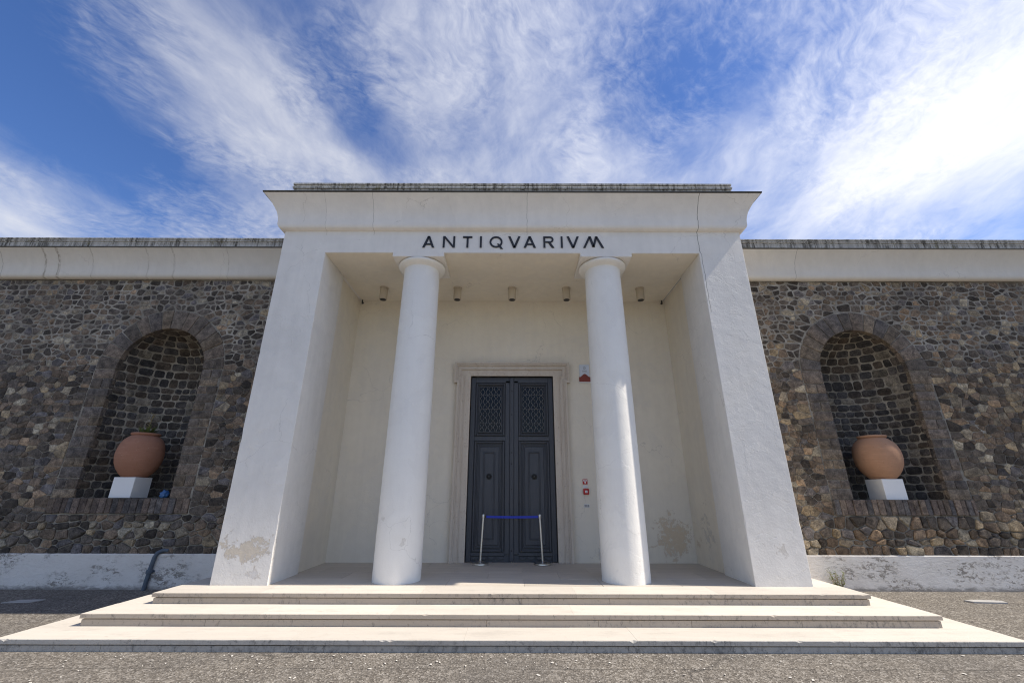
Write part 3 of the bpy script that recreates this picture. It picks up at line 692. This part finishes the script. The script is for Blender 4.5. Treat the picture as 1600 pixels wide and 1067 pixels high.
def wing(s):
    rng = random.Random(11 if s < 0 else 29)
    wl = thing('stone_wall', (s * 8.5, YW, 0),
               ('dark lava stone wall with arched niche left of the portico, whitewashed foot in shade' if s < 0 else
                'brown and grey lava stone wall with arched niche right of the portico'), 'wall', 'rubble stone wings beside the portico')
    cx = s * NC; X0, X1 = XO - .01, 22.0
    lo, hi = (X0, X1) if s > 0 else (-X1, -X0)
    # mortar bed with the niche cut out
    m_ = MB(); na = 32
    yw = YW
    m_.add([(lo, yw, ZB - .05), (cx - NR, yw, ZB - .05), (cx - NR, yw, ZM + .05), (lo, yw, ZM + .05)], [(0, 1, 2, 3)])
    m_.add([(cx + NR, yw, ZB - .05), (hi, yw, ZB - .05), (hi, yw, ZM + .05), (cx + NR, yw, ZM + .05)], [(0, 1, 2, 3)])
    m_.add([(cx - NR, yw, ZB - .05), (cx + NR, yw, ZB - .05), (cx + NR, yw, ZSI - .01), (cx - NR, yw, ZSI - .01)], [(0, 1, 2, 3)])
    ap = [(cx - NR * math.cos(math.pi * i / na), ZSP + NR * math.sin(math.pi * i / na)) for i in range(na + 1)]
    for i in range(na):
        m_.add([(ap[i][0], yw, ap[i][1]), (ap[i + 1][0], yw, ap[i + 1][1]), (ap[i + 1][0], yw, ZM + .05), (ap[i][0], yw, ZM + .05)], [(0, 1, 2, 3)])
    m_.build('mortar_bed', M['mortar'], wl)
    b2 = MB(); b2.box(lo, hi, 10.55, 11.0, 0, ZM + .6); b2.box(lo, hi, YW + .02, 10.55, ZM - .2, ZM + .65)
    b2.box(hi - .5 if s > 0 else lo, hi if s > 0 else lo + .5, YW + .03, 10.55, 0, ZM - .2)
    b2.build('wall_core', M['mortar'], wl)
    # plinth
    pl = MB(); pl.cbox(lo, hi, YW - .055, YW + .2, -.05, .617, .012).build('plinth', M['plinth'], wl)
    # cornice, edge and coping run along the wall
    def run(prof, y0, name, mat, sm=None):
        v = []; f = []
        n = len(prof)
        for o_, z in prof: v += [(lo, y0 - o_, z), (hi, y0 - o_, z)]
        for j in range(n - 1): f.append((2 * j, 2 * j + 1, 2 * j + 3, 2 * j + 2))
        v += [(lo, 10.6, prof[-1][1]), (hi, 10.6, prof[-1][1])]; f.append((2 * n - 2, 2 * n - 1, 2 * n + 1, 2 * n))
        return obj(name, v, f, mat, wl, sm)
    run([(o_, ZM + z) for o_, z in CPROF], YW - .03, 'cornice', M['cornice_w'], 35)
    run([(.36, ZM + .662), (.39, ZM + .670), (.39, ZM + .695), (.30, ZM + .70)], YW - .03, 'cornice_edge', M['edge'])
    run([(.365, ZM + .69), (.365, ZM + .775), (.372, ZM + .78), (.372, ZM + .80), (.36, ZM + .81), (.36, ZM + .83), (.385, ZM + .84), (.39, ZM + .875), (.365, ZM + .885), (.365, ZM + .90), (.385, ZM + .908), (.385, ZM + .935), (.36, ZM + .945)], YW - .03, 'parapet_coping', M['coping'], 30)
    # rubble: cells round scattered seeds, cut back at the dressed surround of the niche
    HW, RO = 1.45, 1.445
    def zone(x, z):
        """signed distance to the surround and outward normal at its nearest point"""
        dx = x - cx
        if z > ZSP:
            l = math.hypot(dx, z - ZSP); return l - RO, (dx / l, (z - ZSP) / l)
        if z < 1.33:
            ddx = max(0, abs(dx) - HW); ddz = 1.33 - z
            if ddx == 0: return ddz, (0, -1)
            l = math.hypot(ddx, ddz); return l, (math.copysign(ddx / l, dx), -ddz / l)
        return abs(dx) - HW, (math.copysign(1, dx), 0)
    seeds = []; z = ZB
    while z < ZM:
        big = z < 1.35
        hrow = rng.uniform(.135, .185) if big else rng.uniform(.105, .15)
        x = lo - rng.uniform(0, .2)
        while x < hi:
            wd = rng.uniform(.12, .32) if big else (rng.uniform(.09, .235) if rng.random() < .87 else rng.uniform(.235, .32))
            px, pz = x + wd / 2 + rng.uniform(-.04, .04), z + hrow / 2 + rng.uniform(-.036, .036)
            if lo < px < hi and ZB + .03 < pz < ZM - .03 and zone(px, pz)[0] > .06: seeds.append((px, pz))
            if wd > .30 and rng.random() < .25: seeds.append((px + .13, pz + rng.choice((-.07, .07)))) if zone(px + .13, pz)[0] > .06 and lo < px + .13 < hi and ZB + .1 < pz < ZM - .1 else None
            x += wd
        z += hrow
    grid = {}; big_ = [rng.uniform(-1, 1) for _ in seeds]
    for i, (x, z) in enumerate(seeds): grid.setdefault((int(x // .5), int(z // .5)), []).append(i)
    cells = []
    for i, (x, z) in enumerate(seeds):
        poly = [(max(lo, x - .36), max(ZB, z - .3)), (min(hi, x + .36), max(ZB, z - .3)), (min(hi, x + .36), min(ZM, z + .3)), (max(lo, x - .36), min(ZM, z + .3))]
        gx, gz = int(x // .5), int(z // .5)
        for a in range(-2, 3):
            for b_ in range(-2, 3):
                for j in grid.get((gx + a, gz + b_), ()):
                    if j == i: continue
                    ox, oz = seeds[j]; dx, dz = ox - x, oz - z
                    if abs(dx) > .75 or abs(dz) > .65: continue
                    wgt = .5 + .15 * (big_[i] - big_[j]); poly = clip(poly, x + dx * wgt, z + dz * wgt, dx, dz * 2.1)
                    if len(poly) < 3: break
        dd, nn = zone(x, z)
        if dd < .5 and len(poly) >= 3:
            poly = clip(poly, x - nn[0] * dd, z - nn[1] * dd, -nn[0], -nn[1])
        if len(poly) < 3 or area(poly) < .0028: continue
        up = max(0, min(1, (z - 4.2) / .8)); low = z < 1.36
        jt = (.007 if low else 0.003 + .0105 * up) * rng.uniform(.6, 1.7)
        poly = inset(poly, jt)
        if len(poly) < 3 or area(poly) < .002: continue
        poly = round_poly(poly, .14 if low else .13 if up > .4 else .07)
        proud = rng.uniform(.02, .05) if low else rng.uniform(.008, .022) * (1 - .55 * up)
        cells.append((x, z, poly, proud, .55 if low else .35))
    def vis(c):
        x, z = c[0], c[1]; dz = z - 1.75
        fw = YW * .9412 + dz * .3379; u = x / fw * 658.5; v = (dz * .9412 - YW * .3379) / fw * 658.5
        if abs(u) > 790 or abs(v) > 530 or abs(x) < 4.95: return 0
        if abs(x) - 4.65 < .25 + (z * 0.0): return area(c[2]) * .3
        return area(c[2]) / fw ** 3
    cells.sort(key=vis, reverse=True)
    rest = MB()
    fm = lambda u, v_, h: (u, YW - h, v_)
    for k, (x, z, poly, proud, dome) in enumerate(cells):
        v, f = stone_mesh(poly, proud, dome, rng, fm)
        tanp = (.15 if z > 4.6 else .20) if s < 0 else (.18 if z > 4.6 else .27)
        c = stone_col(rng, tanp, 1.10); c = (c[0] * .94, c[1] * .99, c[2] * 1.08) if s < 0 else c
        if k < 295: obj('stone', v, f, M['stone'], wl, 28, c)
        else: rest.add(v, f, c)
    tag(rest.build('rubble_infill', M['stone'], wl, 28), kind='stuff')
    # dressed jamb blocks
    def jcol(): 
        k = rng.uniform(.75, 1.25); b_ = rng.choice([(.125, .105, .088), (.15, .12, .096), (.115, .10, .09), (.17, .135, .10)]); return tuple(q * k for q in b_)
    for t_ in (-1, 1):
        z = ZSI; i = 0
        while z < ZSP - .05:
            hh = rng.uniform(.17, .24)
            z1 = z + hh if ZSP - z - hh > .14 else ZSP
            x = NR - .012; i += 1
            lens = [rng.uniform(.40, .47)] if i % 2 else [rng.uniform(.19, .25), 0]
            if len(lens) == 2: lens[1] = HW - .01 - NR - lens[0] - .005
            for l in lens:
                a, b_ = sorted((cx + t_ * x, cx + t_ * (x + l))); a0 = .006
                poly = round_poly([(a + a0 * .6, z + a0), (b_ - a0, z + a0 + rng.uniform(-.004, .004)), (b_ - a0, z1 - a0 * .8), (a + a0 * .6, z1 - a0 + rng.uniform(-.004, .004))], .07)
                y0 = YW - rng.uniform(.012, .022)
                n = len(poly); c_ = jcol()
                mx, mz = (a + b_) / 2, (z + z1) / 2
                v = [(px, YW + .10, pz) for px, pz in poly] + [(px, y0 + .008, pz) for px, pz in poly] + [(mx + (px - mx) * .93, y0 + rng.uniform(-.002, .002), mz + (pz - mz) * .90) for px, pz in poly]
                f = [(j * n + q, j * n + (q + 1) % n, (j + 1) * n + (q + 1) % n, (j + 1) * n + q) for j in range(2) for q in range(n)] + [tuple(range(2 * n, 3 * n))]
                obj('jamb_block', v, f, M['stone'], wl, 40, c_)
                x += l + .005
            z = z1
    # voussoirs
    nv = 14
    cuts = [math.pi * i / nv + (rng.uniform(-.02, .02) if 0 < i < nv else 0) for i in range(nv + 1)]
    for i in range(nv):
        a0, a1 = cuts[i] + .006, cuts[i + 1] - .006; r0, r1 = NR - .012, rng.uniform(1.41, 1.452)
        pts = [(r0, a0), (r0, (a0 + a1) / 2), (r0, a1), (r1, a1 - .004), (r1 + .008, (a0 + a1) / 2), (r1, a0 + .004)]
        pol = [(cx - r_ * math.cos(a), ZSP + r_ * math.sin(a)) for r_, a in pts]; n = 6
        y0 = YW - rng.uniform(.014, .026); mx = sum(p[0] for p in pol) / n; mz = sum(p[1] for p in pol) / n
        v = [(px, YW + .10, pz) for px, pz in pol] + [(px, y0 + .008, pz) for px, pz in pol] + [(mx + (px - mx) * .93, y0, mz + (pz - mz) * .93) for px, pz in pol]
        f = [(j * n + q, j * n + (q + 1) % n, (j + 1) * n + (q + 1) % n, (j + 1) * n + q) for j in range(2) for q in range(n)] + [tuple(range(2 * n, 3 * n))]
        obj('voussoir', v, f, M['stone'], wl, 40, jcol())
    # upright bricks of the sill
    x = cx - HW + .01
    while x < cx + HW - .02:
        wd = rng.uniform(.105, .15); x1 = min(cx + HW - .01, x + wd)
        dz = rng.uniform(-.008, .006); dy = rng.uniform(-.01, .012)
        k = rng.uniform(.7, 1.25); b_ = rng.choice([(.135, .105, .088), (.115, .10, .092), (.155, .12, .095), (.10, .092, .09)])
        mb = MB().cbox(x + .004, x1 - .004, YW - .045 + dy, YW + (.30 if abs((x + x1) / 2 - cx) < NR - .1 else .05), 1.345 + dz, ZSI + .004 + dz * .4, .009)
        obj('sill_brick', mb.v, mb.f, M['stone'], wl, None, tuple(q * k for q in b_)); x = x1
    # niche: half cylinder with a quarter-sphere head
    m_ = MB(); nt = 28; v = []; f = []
    RL = NR + .015
    rows = [(ZSI - .03, None), (ZSP, None)] + [(None, math.pi / 2 * j / 10) for j in range(1, 11)]
    for (z, ph) in rows:
        for i in range(nt + 1):
            th = math.pi * i / nt
            if ph is None: v.append((cx - RL * math.cos(th), YW + RL * math.sin(th), z))
            else: v.append((cx - RL * math.cos(ph) * math.cos(th), YW + RL * math.cos(ph) * math.sin(th), ZSP + RL * math.sin(ph)))
    for j in range(len(rows) - 1):
        for i in range(nt): f.append((j * (nt + 1) + i, j * (nt + 1) + i + 1, (j + 1) * (nt + 1) + i + 1, (j + 1) * (nt + 1) + i))
    nb = len(v); v += [(cx - RL * math.cos(math.pi * i / nt), YW + RL * math.sin(math.pi * i / nt), ZSI - .004) for i in range(nt + 1)]
    f.append(tuple(range(nb, nb + nt + 1)))
    ni = obj('niche', v, f, M['mortar_n'], wl)
    def cyl(u, z_, h): th = u / NR; r_ = NR + .012 - h; return (cx - r_ * math.cos(th), YW + r_ * math.sin(th), z_)
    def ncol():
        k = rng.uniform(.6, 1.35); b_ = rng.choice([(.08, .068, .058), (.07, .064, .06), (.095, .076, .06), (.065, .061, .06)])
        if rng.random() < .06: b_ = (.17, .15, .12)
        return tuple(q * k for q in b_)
    z = ZSI
    while z < ZSP - .03:
        hh = rng.uniform(.14, .19); z1 = z + hh if ZSP - z - hh > .13 else ZSP
        u = -rng.uniform(0, .2)
        while u < math.pi * NR:
            wd = rng.uniform(.15, .31); a, b_ = max(u, .02), min(u + wd, math.pi * NR - .02)
            if b_ - a > .07:
                jt = rng.uniform(.007, .013)
                q = [(a + jt, z + jt + rng.uniform(-.012, .012)), (b_ - jt, z + jt + rng.uniform(-.012, .012)), (b_ - jt + rng.uniform(-.012, .012), z1 - jt + rng.uniform(-.01, .01)), (a + jt + rng.uniform(-.012, .012), z1 - jt + rng.uniform(-.01, .01))]
                v, f = stone_mesh(round_poly(q, .18), rng.uniform(.010, .022), .4, rng, cyl)
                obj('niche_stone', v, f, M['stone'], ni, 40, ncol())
            u += wd
        z = z1
    nr = 8
    for j in range(nr):
        p0, p1 = math.pi / 2 * j / nr, math.pi / 2 * (j + 1) / nr; pm = (p0 + p1) / 2
        rr = NR * math.cos(pm); L_ = math.pi * rr
        def sph(u, w2, h, rr=rr): th = u / rr; r_ = NR + .012 - h; ph = w2 / NR; return (cx - r_ * math.cos(ph) * math.cos(th), YW + r_ * math.cos(ph) * math.sin(th), ZSP + r_ * math.sin(ph))
        u = -rng.uniform(0, .15)
        while u < L_:
            wd = rng.uniform(.16, .32); a, b_ = max(u, .02), min(u + wd, L_ - .02)
            if b_ - a > .07:
                jt = rng.uniform(.009, .016)
                q = [(a + jt, p0 * NR + jt), (b_ - jt, p0 * NR + jt), (b_ - jt, p1 * NR - jt), (a + jt, p1 * NR - jt)]
                q = [(x_ + rng.uniform(-.008, .008), z_ + rng.uniform(-.008, .008)) for x_, z_ in q]
                v, f = stone_mesh(round_poly(q, .16), rng.uniform(.010, .02), .4, rng, sph)
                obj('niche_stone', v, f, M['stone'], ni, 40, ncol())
            u += wd
    return wl
wing(-1); wing(1)

# ------------------------------------------------------------------ pedestals and jars in the niches
for s in (-1, 1):
    x0, x1 = (-8.335, -7.885) if s < 0 else (7.75, 8.20)
    side = 'left' if s < 0 else 'right'
    p = MB().cbox(x0, x1, 9.285, 9.735, ZSI + .006, 2.045, .006).build('pedestal', M['pedestal'])
    tag(p, 'low white square pedestal under the %s jar' % ('reddish' if s < 0 else 'orange'), 'pedestal', 'white pedestals in the niches')
    cx, cy = (x0 + x1) / 2, 9.51
    jr = thing('terracotta_jar', (cx, cy, 2.046), ('reddish round terracotta jar in the left niche with a dry plant on top' if s < 0 else 'orange round terracotta jar in the niche right of the portico'), 'jar', 'terracotta storage jars in the niches')
    prof = [(.20, 0), (.235, .012), (.30, .08), (.36, .17), (.405, .28), (.43, .40), (.435, .49), (.427, .59), (.40, .69), (.355, .775), (.30, .838), (.262, .862), (.250, .872)]
    if s > 0: prof = [(r_ * (1.02 if .2 < z_ < .7 else 1), z_ * .985) for r_, z_ in prof]
    prof = [(r_ * (.965 if z_ < .8 else .93), z_ * 1.0) for r_, z_ in prof]
    mb = MB().lathe(cx, cy, [(r_, 2.046 + z_) for r_, z_ in prof], 48)
    rj = random.Random(5 + s)
    vv = []
    for (x, y, z) in mb.v:
        k = 1 + .045 * mnoise.noise(Vector((x * 2.2, y * 2.2, z * 2.2 + s * 5)))
        vv.append((cx + (x - cx) * k, cy + (y - cy) * k, z))
    mb.v = vv
    mt = M['terra_l'] if s < 0 else M['terra_r']
    mb.build('jar_body', mt, jr, 50)
    zt = 2.046 + (.872 if s < 0 else .859) - .006
    MB().lathe(cx, cy, [(.19, zt - .03), (.228, zt - .012), (.238, zt + .004), (.256, zt + .014), (.268, zt + .030), (.268, zt + .048), (.257, zt + .060), (.225, zt + .064), (.20, zt + .056), (.185, zt + .02)], 40).build('jar_rim', mt, jr, 50)
# dry plant in the left jar
rj = random.Random(2); cx, cy, zt = -8.11, 9.51, 2.965
pt = thing('dry_plant', (cx, cy, zt), 'small spiky plant with one tall dry stalk in the left jar', 'plant')
mb = MB()
for i in range(46):
    a = rj.uniform(0, 6.28); l = rj.uniform(.14, .26); e = rj.uniform(.3, 1.3); bx_, by = cx + .09 * math.cos(a) * rj.random(), cy + .09 * math.sin(a) * rj.random()
    tip = Vector((bx_ + l * math.cos(a) * math.cos(e), by + l * math.sin(a) * math.cos(e), zt + l * math.sin(e)))
    w_ = Vector((-math.sin(a), math.cos(a), 0)) * .014; b0 = Vector((bx_, by, zt - .04)); md = (b0 + tip) / 2 + Vector((0, 0, .012))
    mb.add([b0 - w_, b0 + w_, md + w_ * 1.1, md - w_ * 1.1, tip], [(0, 1, 2, 3), (3, 2, 4)])
mb.build('leaves', M['leaf'], pt)
mb = MB(); top = Vector((cx + .05, cy, zt + .42))
mb.tube([(cx, cy, zt - .03), (cx + .01, cy, zt + .2), top], [.012, .010, .007], 5)
for i in range(12):
    z = zt + .1 + .03 * i; a = rj.uniform(0, 6.28); l = rj.uniform(.05, .12)
    mb.tube([(cx + .02, cy, z), (cx + .02 + l * math.cos(a), cy + l * math.sin(a), z + .05)], [.006, .004], 4)
mb.build('stalk', M['straw'], pt)
# blue plastic bag
rb = random.Random(4); bm = bmesh.new(); bmesh.ops.create_icosphere(bm, subdivisions=3, radius=1)
for v in bm.verts:
    n_ = mnoise.noise(v.co * 2.3) * .35 + mnoise.noise(v.co * 5.5) * .18
    v.co = v.co * (1 + n_); v.co = Vector((v.co.x * .085, v.co.y * .07, max(-.062, v.co.z * .085)))
vv = [(v.co.x - 7.22, v.co.y + 9.33, v.co.z + ZSI + .072) for v in bm.verts]; bm.verts.index_update(); ff = [[v.index for v in f.verts] for f in bm.faces]; bm.free()
tag(obj('plastic_bag', vv, ff, M['bluebag'], None, 50), 'small crumpled blue plastic bag lying on the left niche sill', 'bag')

# ------------------------------------------------------------------ ceiling spotlights
spots = [(-3.01, 'leftmost beige cylinder spotlight on the porch ceiling'), (-1.28, 'beige ceiling spotlight just right of the left column head'), (0.0, 'middle beige spotlight of the five on the porch ceiling'),
         (1.27, 'beige ceiling spotlight just left of the right column head'), (3.0, 'rightmost beige cylinder spotlight on the porch ceiling')]
for x, lb in spots:
    t_ = thing('ceiling_spotlight', (x, 8.92, ZS - .006), lb, 'spotlight', 'spotlights on the porch ceiling')
    z = ZS - .006
    MB().lathe(x, 8.92, [(.098, z - .03), (.102, z - .02), (.102, z)], 24).build('mount', M['lamp'], t_, 40)
    MB().lathe(x, 8.92, [(.078, z - .30), (.088, z - .298), (.092, z - .29), (.092, z - .06), (.085, z - .031)], 24).build('housing', M['lamp'], t_, 40)
    MB().lathe(x, 8.92, [(.055, z - .312), (.068, z - .310), (.07, z - .2995)], 20).build('lens', M['iron'], t_, 40)
for s in (-1, 1):
    mb = MB().tube([(s * 3.74, 9.58, ZS - .004), (s * 3.74, 9.58, ZS - .07), (s * 3.72, 9.56, ZS - .10)], [.012, .02, .03], 8)
    tag(mb.build('ceiling_hook', M['iron']), 'tiny dark fitting in the %s rear corner of the porch ceiling' % ('left' if s < 0 else 'right'), 'fitting', 'fittings in the ceiling corners')

# ------------------------------------------------------------------ belt barrier in front of the door
for s in (-1, 1):
    bx_, by = s * .625, 9.44
    t_ = thing('barrier_post', (bx_, by, ZF), 'polished steel barrier post at the %s end of the blue belt' % ('left' if s < 0 else 'right'), 'barrier post', 'belt barrier posts before the door')
    MB().lathe(bx_, by, [(.165, ZF), (.172, ZF + .010), (.170, ZF + .028), (.155, ZF + .04), (.09, ZF + .052), (.04, ZF + .062), (.026, ZF + .075)], 36).build('base', M['chrome'], t_, 40)
    MB().lathe(bx_, by, [(.0225, ZF + .05), (.0225, ZF + .86)], 18, lean=(-s * .05, 0)).build('pole', M['chrome'], t_, 40)
    tx = bx_ - s * .05 * .83
    MB().lathe(tx, by, [(.029, ZF + .855), (.031, ZF + .862), (.031, ZF + .915), (.027, ZF + .93), (.01, ZF + .934)], 18).build('head', M['chrome'], t_, 40)
    if s < 0:
        n = 16; v = []; f = []
        xa, xb = tx + .028, -tx - .028
        for y in (by - .002, by + .002):
            for i in range(n + 1):
                k = i / n; x = xa + (xb - xa) * k; sag = .008 * 4 * k * (1 - k)
                v += [(x, y, ZF + .862 - sag), (x, y, ZF + .908 - sag)]
        m2 = 2 * (n + 1)
        for i in range(n):
            f += [(2 * i, 2 * i + 2, 2 * i + 3, 2 * i + 1), (m2 + 2 * i, m2 + 2 * i + 1, m2 + 2 * i + 3, m2 + 2 * i + 2), (2 * i, 2 * i + 2, m2 + 2 * i + 2, m2 + 2 * i), (2 * i + 1, 2 * i + 3, m2 + 2 * i + 3, m2 + 2 * i + 1)]
        obj('belt', v, f, M['blue'], t_)
        MB().cbox(xa - .01, xa + .03, by - .014, by + .014, ZF + .857, ZF + .913, .004).build('clip', M['iron'], t_)

# ------------------------------------------------------------------ small things on the wall right of the door
def plate(name, x0, x1, z0, z1, dpt, mat, parent=None, y=YB, b=.003): return MB().cbox(x0, x1, y - dpt, y - .001, z0, z1, b).build(name, mat, parent)
t_ = thing('wall_plaque', (1.71, YB, 4.18), 'small white plaque with maroon foot on the wall beside the door top', 'plaque')
plate('board', 1.60, 1.835, 4.19, 4.625, .022, M['paleblue'], t_)
plate('band', 1.585, 1.85, 4.205, 4.325, .034, M['maroon'], t_)
plate('ledge', 1.575, 1.86, 4.180, 4.2035, .04, M['white'], t_)
MB().prism([(1.615, 4.3255), (1.82, 4.3255), (1.745, 4.395), (1.715, 4.402), (1.69, 4.392)], YB - .0255, YB - .0215).build('peak', M['maroon'], t_)
n = 20; mb = MB(); v = []
for y in (YB - .0255, YB - .0215):
    for rr in (.030, .020): v += [(1.718 + rr * math.cos(6.2832 * i / n), y, 4.545 + rr * math.sin(6.2832 * i / n)) for i in range(n)]
f = []
for i in range(n):
    j = (i + 1) % n; f += [(i, j, n + j, n + i), (i, j, 2 * n + j, 2 * n + i), (n + i, n + j, 3 * n + j, 3 * n + i)]
mb.add(v, f); mb.build('emblem', M['grey'], t_)
for k in range(2): plate('text_line', 1.655 + .01 * k, 1.78 - .01 * k, 4.475 - .025 * k, 4.485 - .025 * k, .0245, M['grey'], t_, b=.0005)

t_ = thing('fire_sign', (1.596, YB, 1.93), 'small red square sign with white symbol above the call point', 'sign')
plate('board', 1.543, 1.649, 1.932, 2.038, .008, M['red'], t_)
mb = MB(); y0, y1 = YB - .0095, YB - .0075
for (xa, xb, za, zb_) in [(1.556, 1.576, 2.000, 2.025), (1.584, 1.604, 2.004, 2.025), (1.612, 1.634, 2.000, 2.025), (1.562, 1.628, 1.985, 1.996)]: mb.prism([(xa, za), (xb, za), (xb, zb_), (xa, zb_)], y0, y1)
mb.prism([(1.575, 1.984), (1.617, 1.984), (1.600, 1.945), (1.590, 1.945)], y0, y1); mb.build('symbol', M['white'], t_)
t_ = thing('notice_label', (1.596, YB, 1.86), 'thin white label between the red sign and the red call point', 'label')
plate('board', 1.548, 1.645, 1.862, 1.908, .005, M['white'], t_)
for k in range(2): plate('text_line', 1.556, 1.637, 1.872 + .015 * k, 1.880 + .015 * k, .0065, M['paleblue'], t_, b=.0005)
t_ = thing('call_point', (1.60, YB, 1.72), 'red fire alarm call point box beside the door', 'alarm box')
plate('case', 1.545, 1.665, 1.722, 1.842, .05, M['red'], t_, b=.01)
MB().cbox(1.580, 1.630, YB - .053, YB - .049, 1.757, 1.807, .001).build('push_plate', M['white'], t_)
MB().prism([(1.595, 1.775), (1.615, 1.775), (1.605, 1.79)], YB - .0545, YB - .0525).build('mark', M['iron'], t_)
t_ = thing('vent_plate', (1.605, YB, 1.46), 'small grey slotted plate below the red call point', 'plate')
plate('case', 1.548, 1.665, 1.463, 1.532, .012, M['white'], t_)
for k in range(3): plate('slot', 1.556 + .036 * k, 1.585 + .036 * k, 1.472, 1.523, .0145, M['grey'], t_, b=.001)

# ------------------------------------------------------------------ pipe, plates, weed and litter outside
yp = YW - .055
t_ = thing('drain_pipe', (-6.92, yp - .04, 0), 'dark bluish pipe running over the left whitewashed plinth to the ground', 'pipe')
MB().tube([(-6.98, yp - .045, -.02), (-6.965, yp - .045, .2), (-6.945, yp - .046, .42), (-6.925, yp - .045, .57), (-6.905, yp - .03, .632), (-6.87, yp + .02, .665), (-6.82, yp + .05, .675), (-6.74, yp + .052, .672)], .038, 12).build('pipe', M['pipe'], t_, 50)
MB().lathe(-6.955, yp - .046, [(.046, .285), (.056, .29), (.056, .345), (.046, .35)], 16).build('collar', M['pipe'], t_, 40)
MB().cbox(-7.03, -6.88, yp - .014, yp - .001, .30, .335, .003).build('bracket', M['pipe'], t_)

def slab(name, pts, h, mat, label, cat):
    n = len(pts); v = [(x, y, .001) for x, y in pts] + [(x, y, h) for x, y in pts]
    f = [tuple(range(n)), tuple(range(n, 2 * n))] + [(i, (i + 1) % n, n + (i + 1) % n, n + i) for i in range(n)]
    tag(obj(name, v, f, mat), label, cat)
slab('cover_plate', [(-8.52, 8.10), (-8.08, 8.16), (-8.02, 8.34), (-8.42, 8.31)], .012, M['plate'], 'pale flat cover plate in the shaded ground on the left', 'cover')
slab('stone_slab', [(7.90, 8.27), (8.42, 8.22), (8.47, 8.36), (8.15, 8.43), (7.86, 8.40)], .022, M['plate'], 'thin pale slab lying on the sunlit ground at the right', 'slab')

def weed(x, y, z, n, hgt, spread, seed, label):
    rw = random.Random(seed); t_ = thing('weed', (x, y, z), label, 'weed'); mb = MB(); sm = MB()
    for i in range(n):
        a = rw.uniform(0, 6.28); l = hgt * rw.uniform(.45, 1.0); ln = rw.uniform(0, spread)
        b0 = Vector((x + rw.uniform(-.06, .06), y + rw.uniform(-.04, .03), z)); tp = b0 + Vector((ln * math.cos(a), ln * math.sin(a) * .6, l))
        sm.tube([b0, (b0 + tp) / 2 + Vector((0, 0, l * .08)), tp], [.0035, .003, .002], 4)
        for k in range(9):
            q = b0.lerp(tp, rw.uniform(.2, 1)); aa = rw.uniform(0, 6.28); ll = rw.uniform(.025, .06)
            d_ = Vector((math.cos(aa), math.sin(aa), rw.uniform(-.2, .7))).normalized(); w_ = d_.cross(Vector((0, 0, 1))).normalized() * ll * .28
            mb.add([q, q + d_ * ll * .5 + w_, q + d_ * ll, q + d_ * ll * .5 - w_], [(0, 1, 2, 3)])
    sm.build('stems', M['straw'], t_); mb.build('leaves', M['leaf'], t_)
weed(6.16, 9.02, 0, 26, .40, .26, 5, 'weed tuft growing at the plinth beside the right end of the steps')

rp = random.Random(21); mb = MB()
def speck(x, y, z, l):
    a = rp.uniform(0, 6.28); n = 6; k = rp.uniform(.4, .8)
    mb.add([(x + l * math.cos(6.2832 * i / n) * math.cos(a) - l * k * math.sin(6.2832 * i / n) * math.sin(a), y + l * math.cos(6.2832 * i / n) * math.sin(a) + l * k * math.sin(6.2832 * i / n) * math.cos(a), z + rp.uniform(.001, .008)) for i in range(n)], [tuple(range(n))])
for i in range(300):
    x = rp.gauss(-1.5, 4.0) if rp.random() < .6 else rp.uniform(-8, 8); y = 5.80 - abs(rp.gauss(0, .55)); speck(x, y, .004, rp.uniform(.004, .013) if rp.random() < .8 else rp.uniform(.013, .024))
for i in range(120):
    speck(rp.uniform(5.5, 11), rp.uniform(5.2, 9), .004, rp.uniform(.004, .014))
tag(mb.build('fallen_petals', M['petal']), kind='stuff', label='small pale petals scattered on the asphalt before the steps', cat='petals')
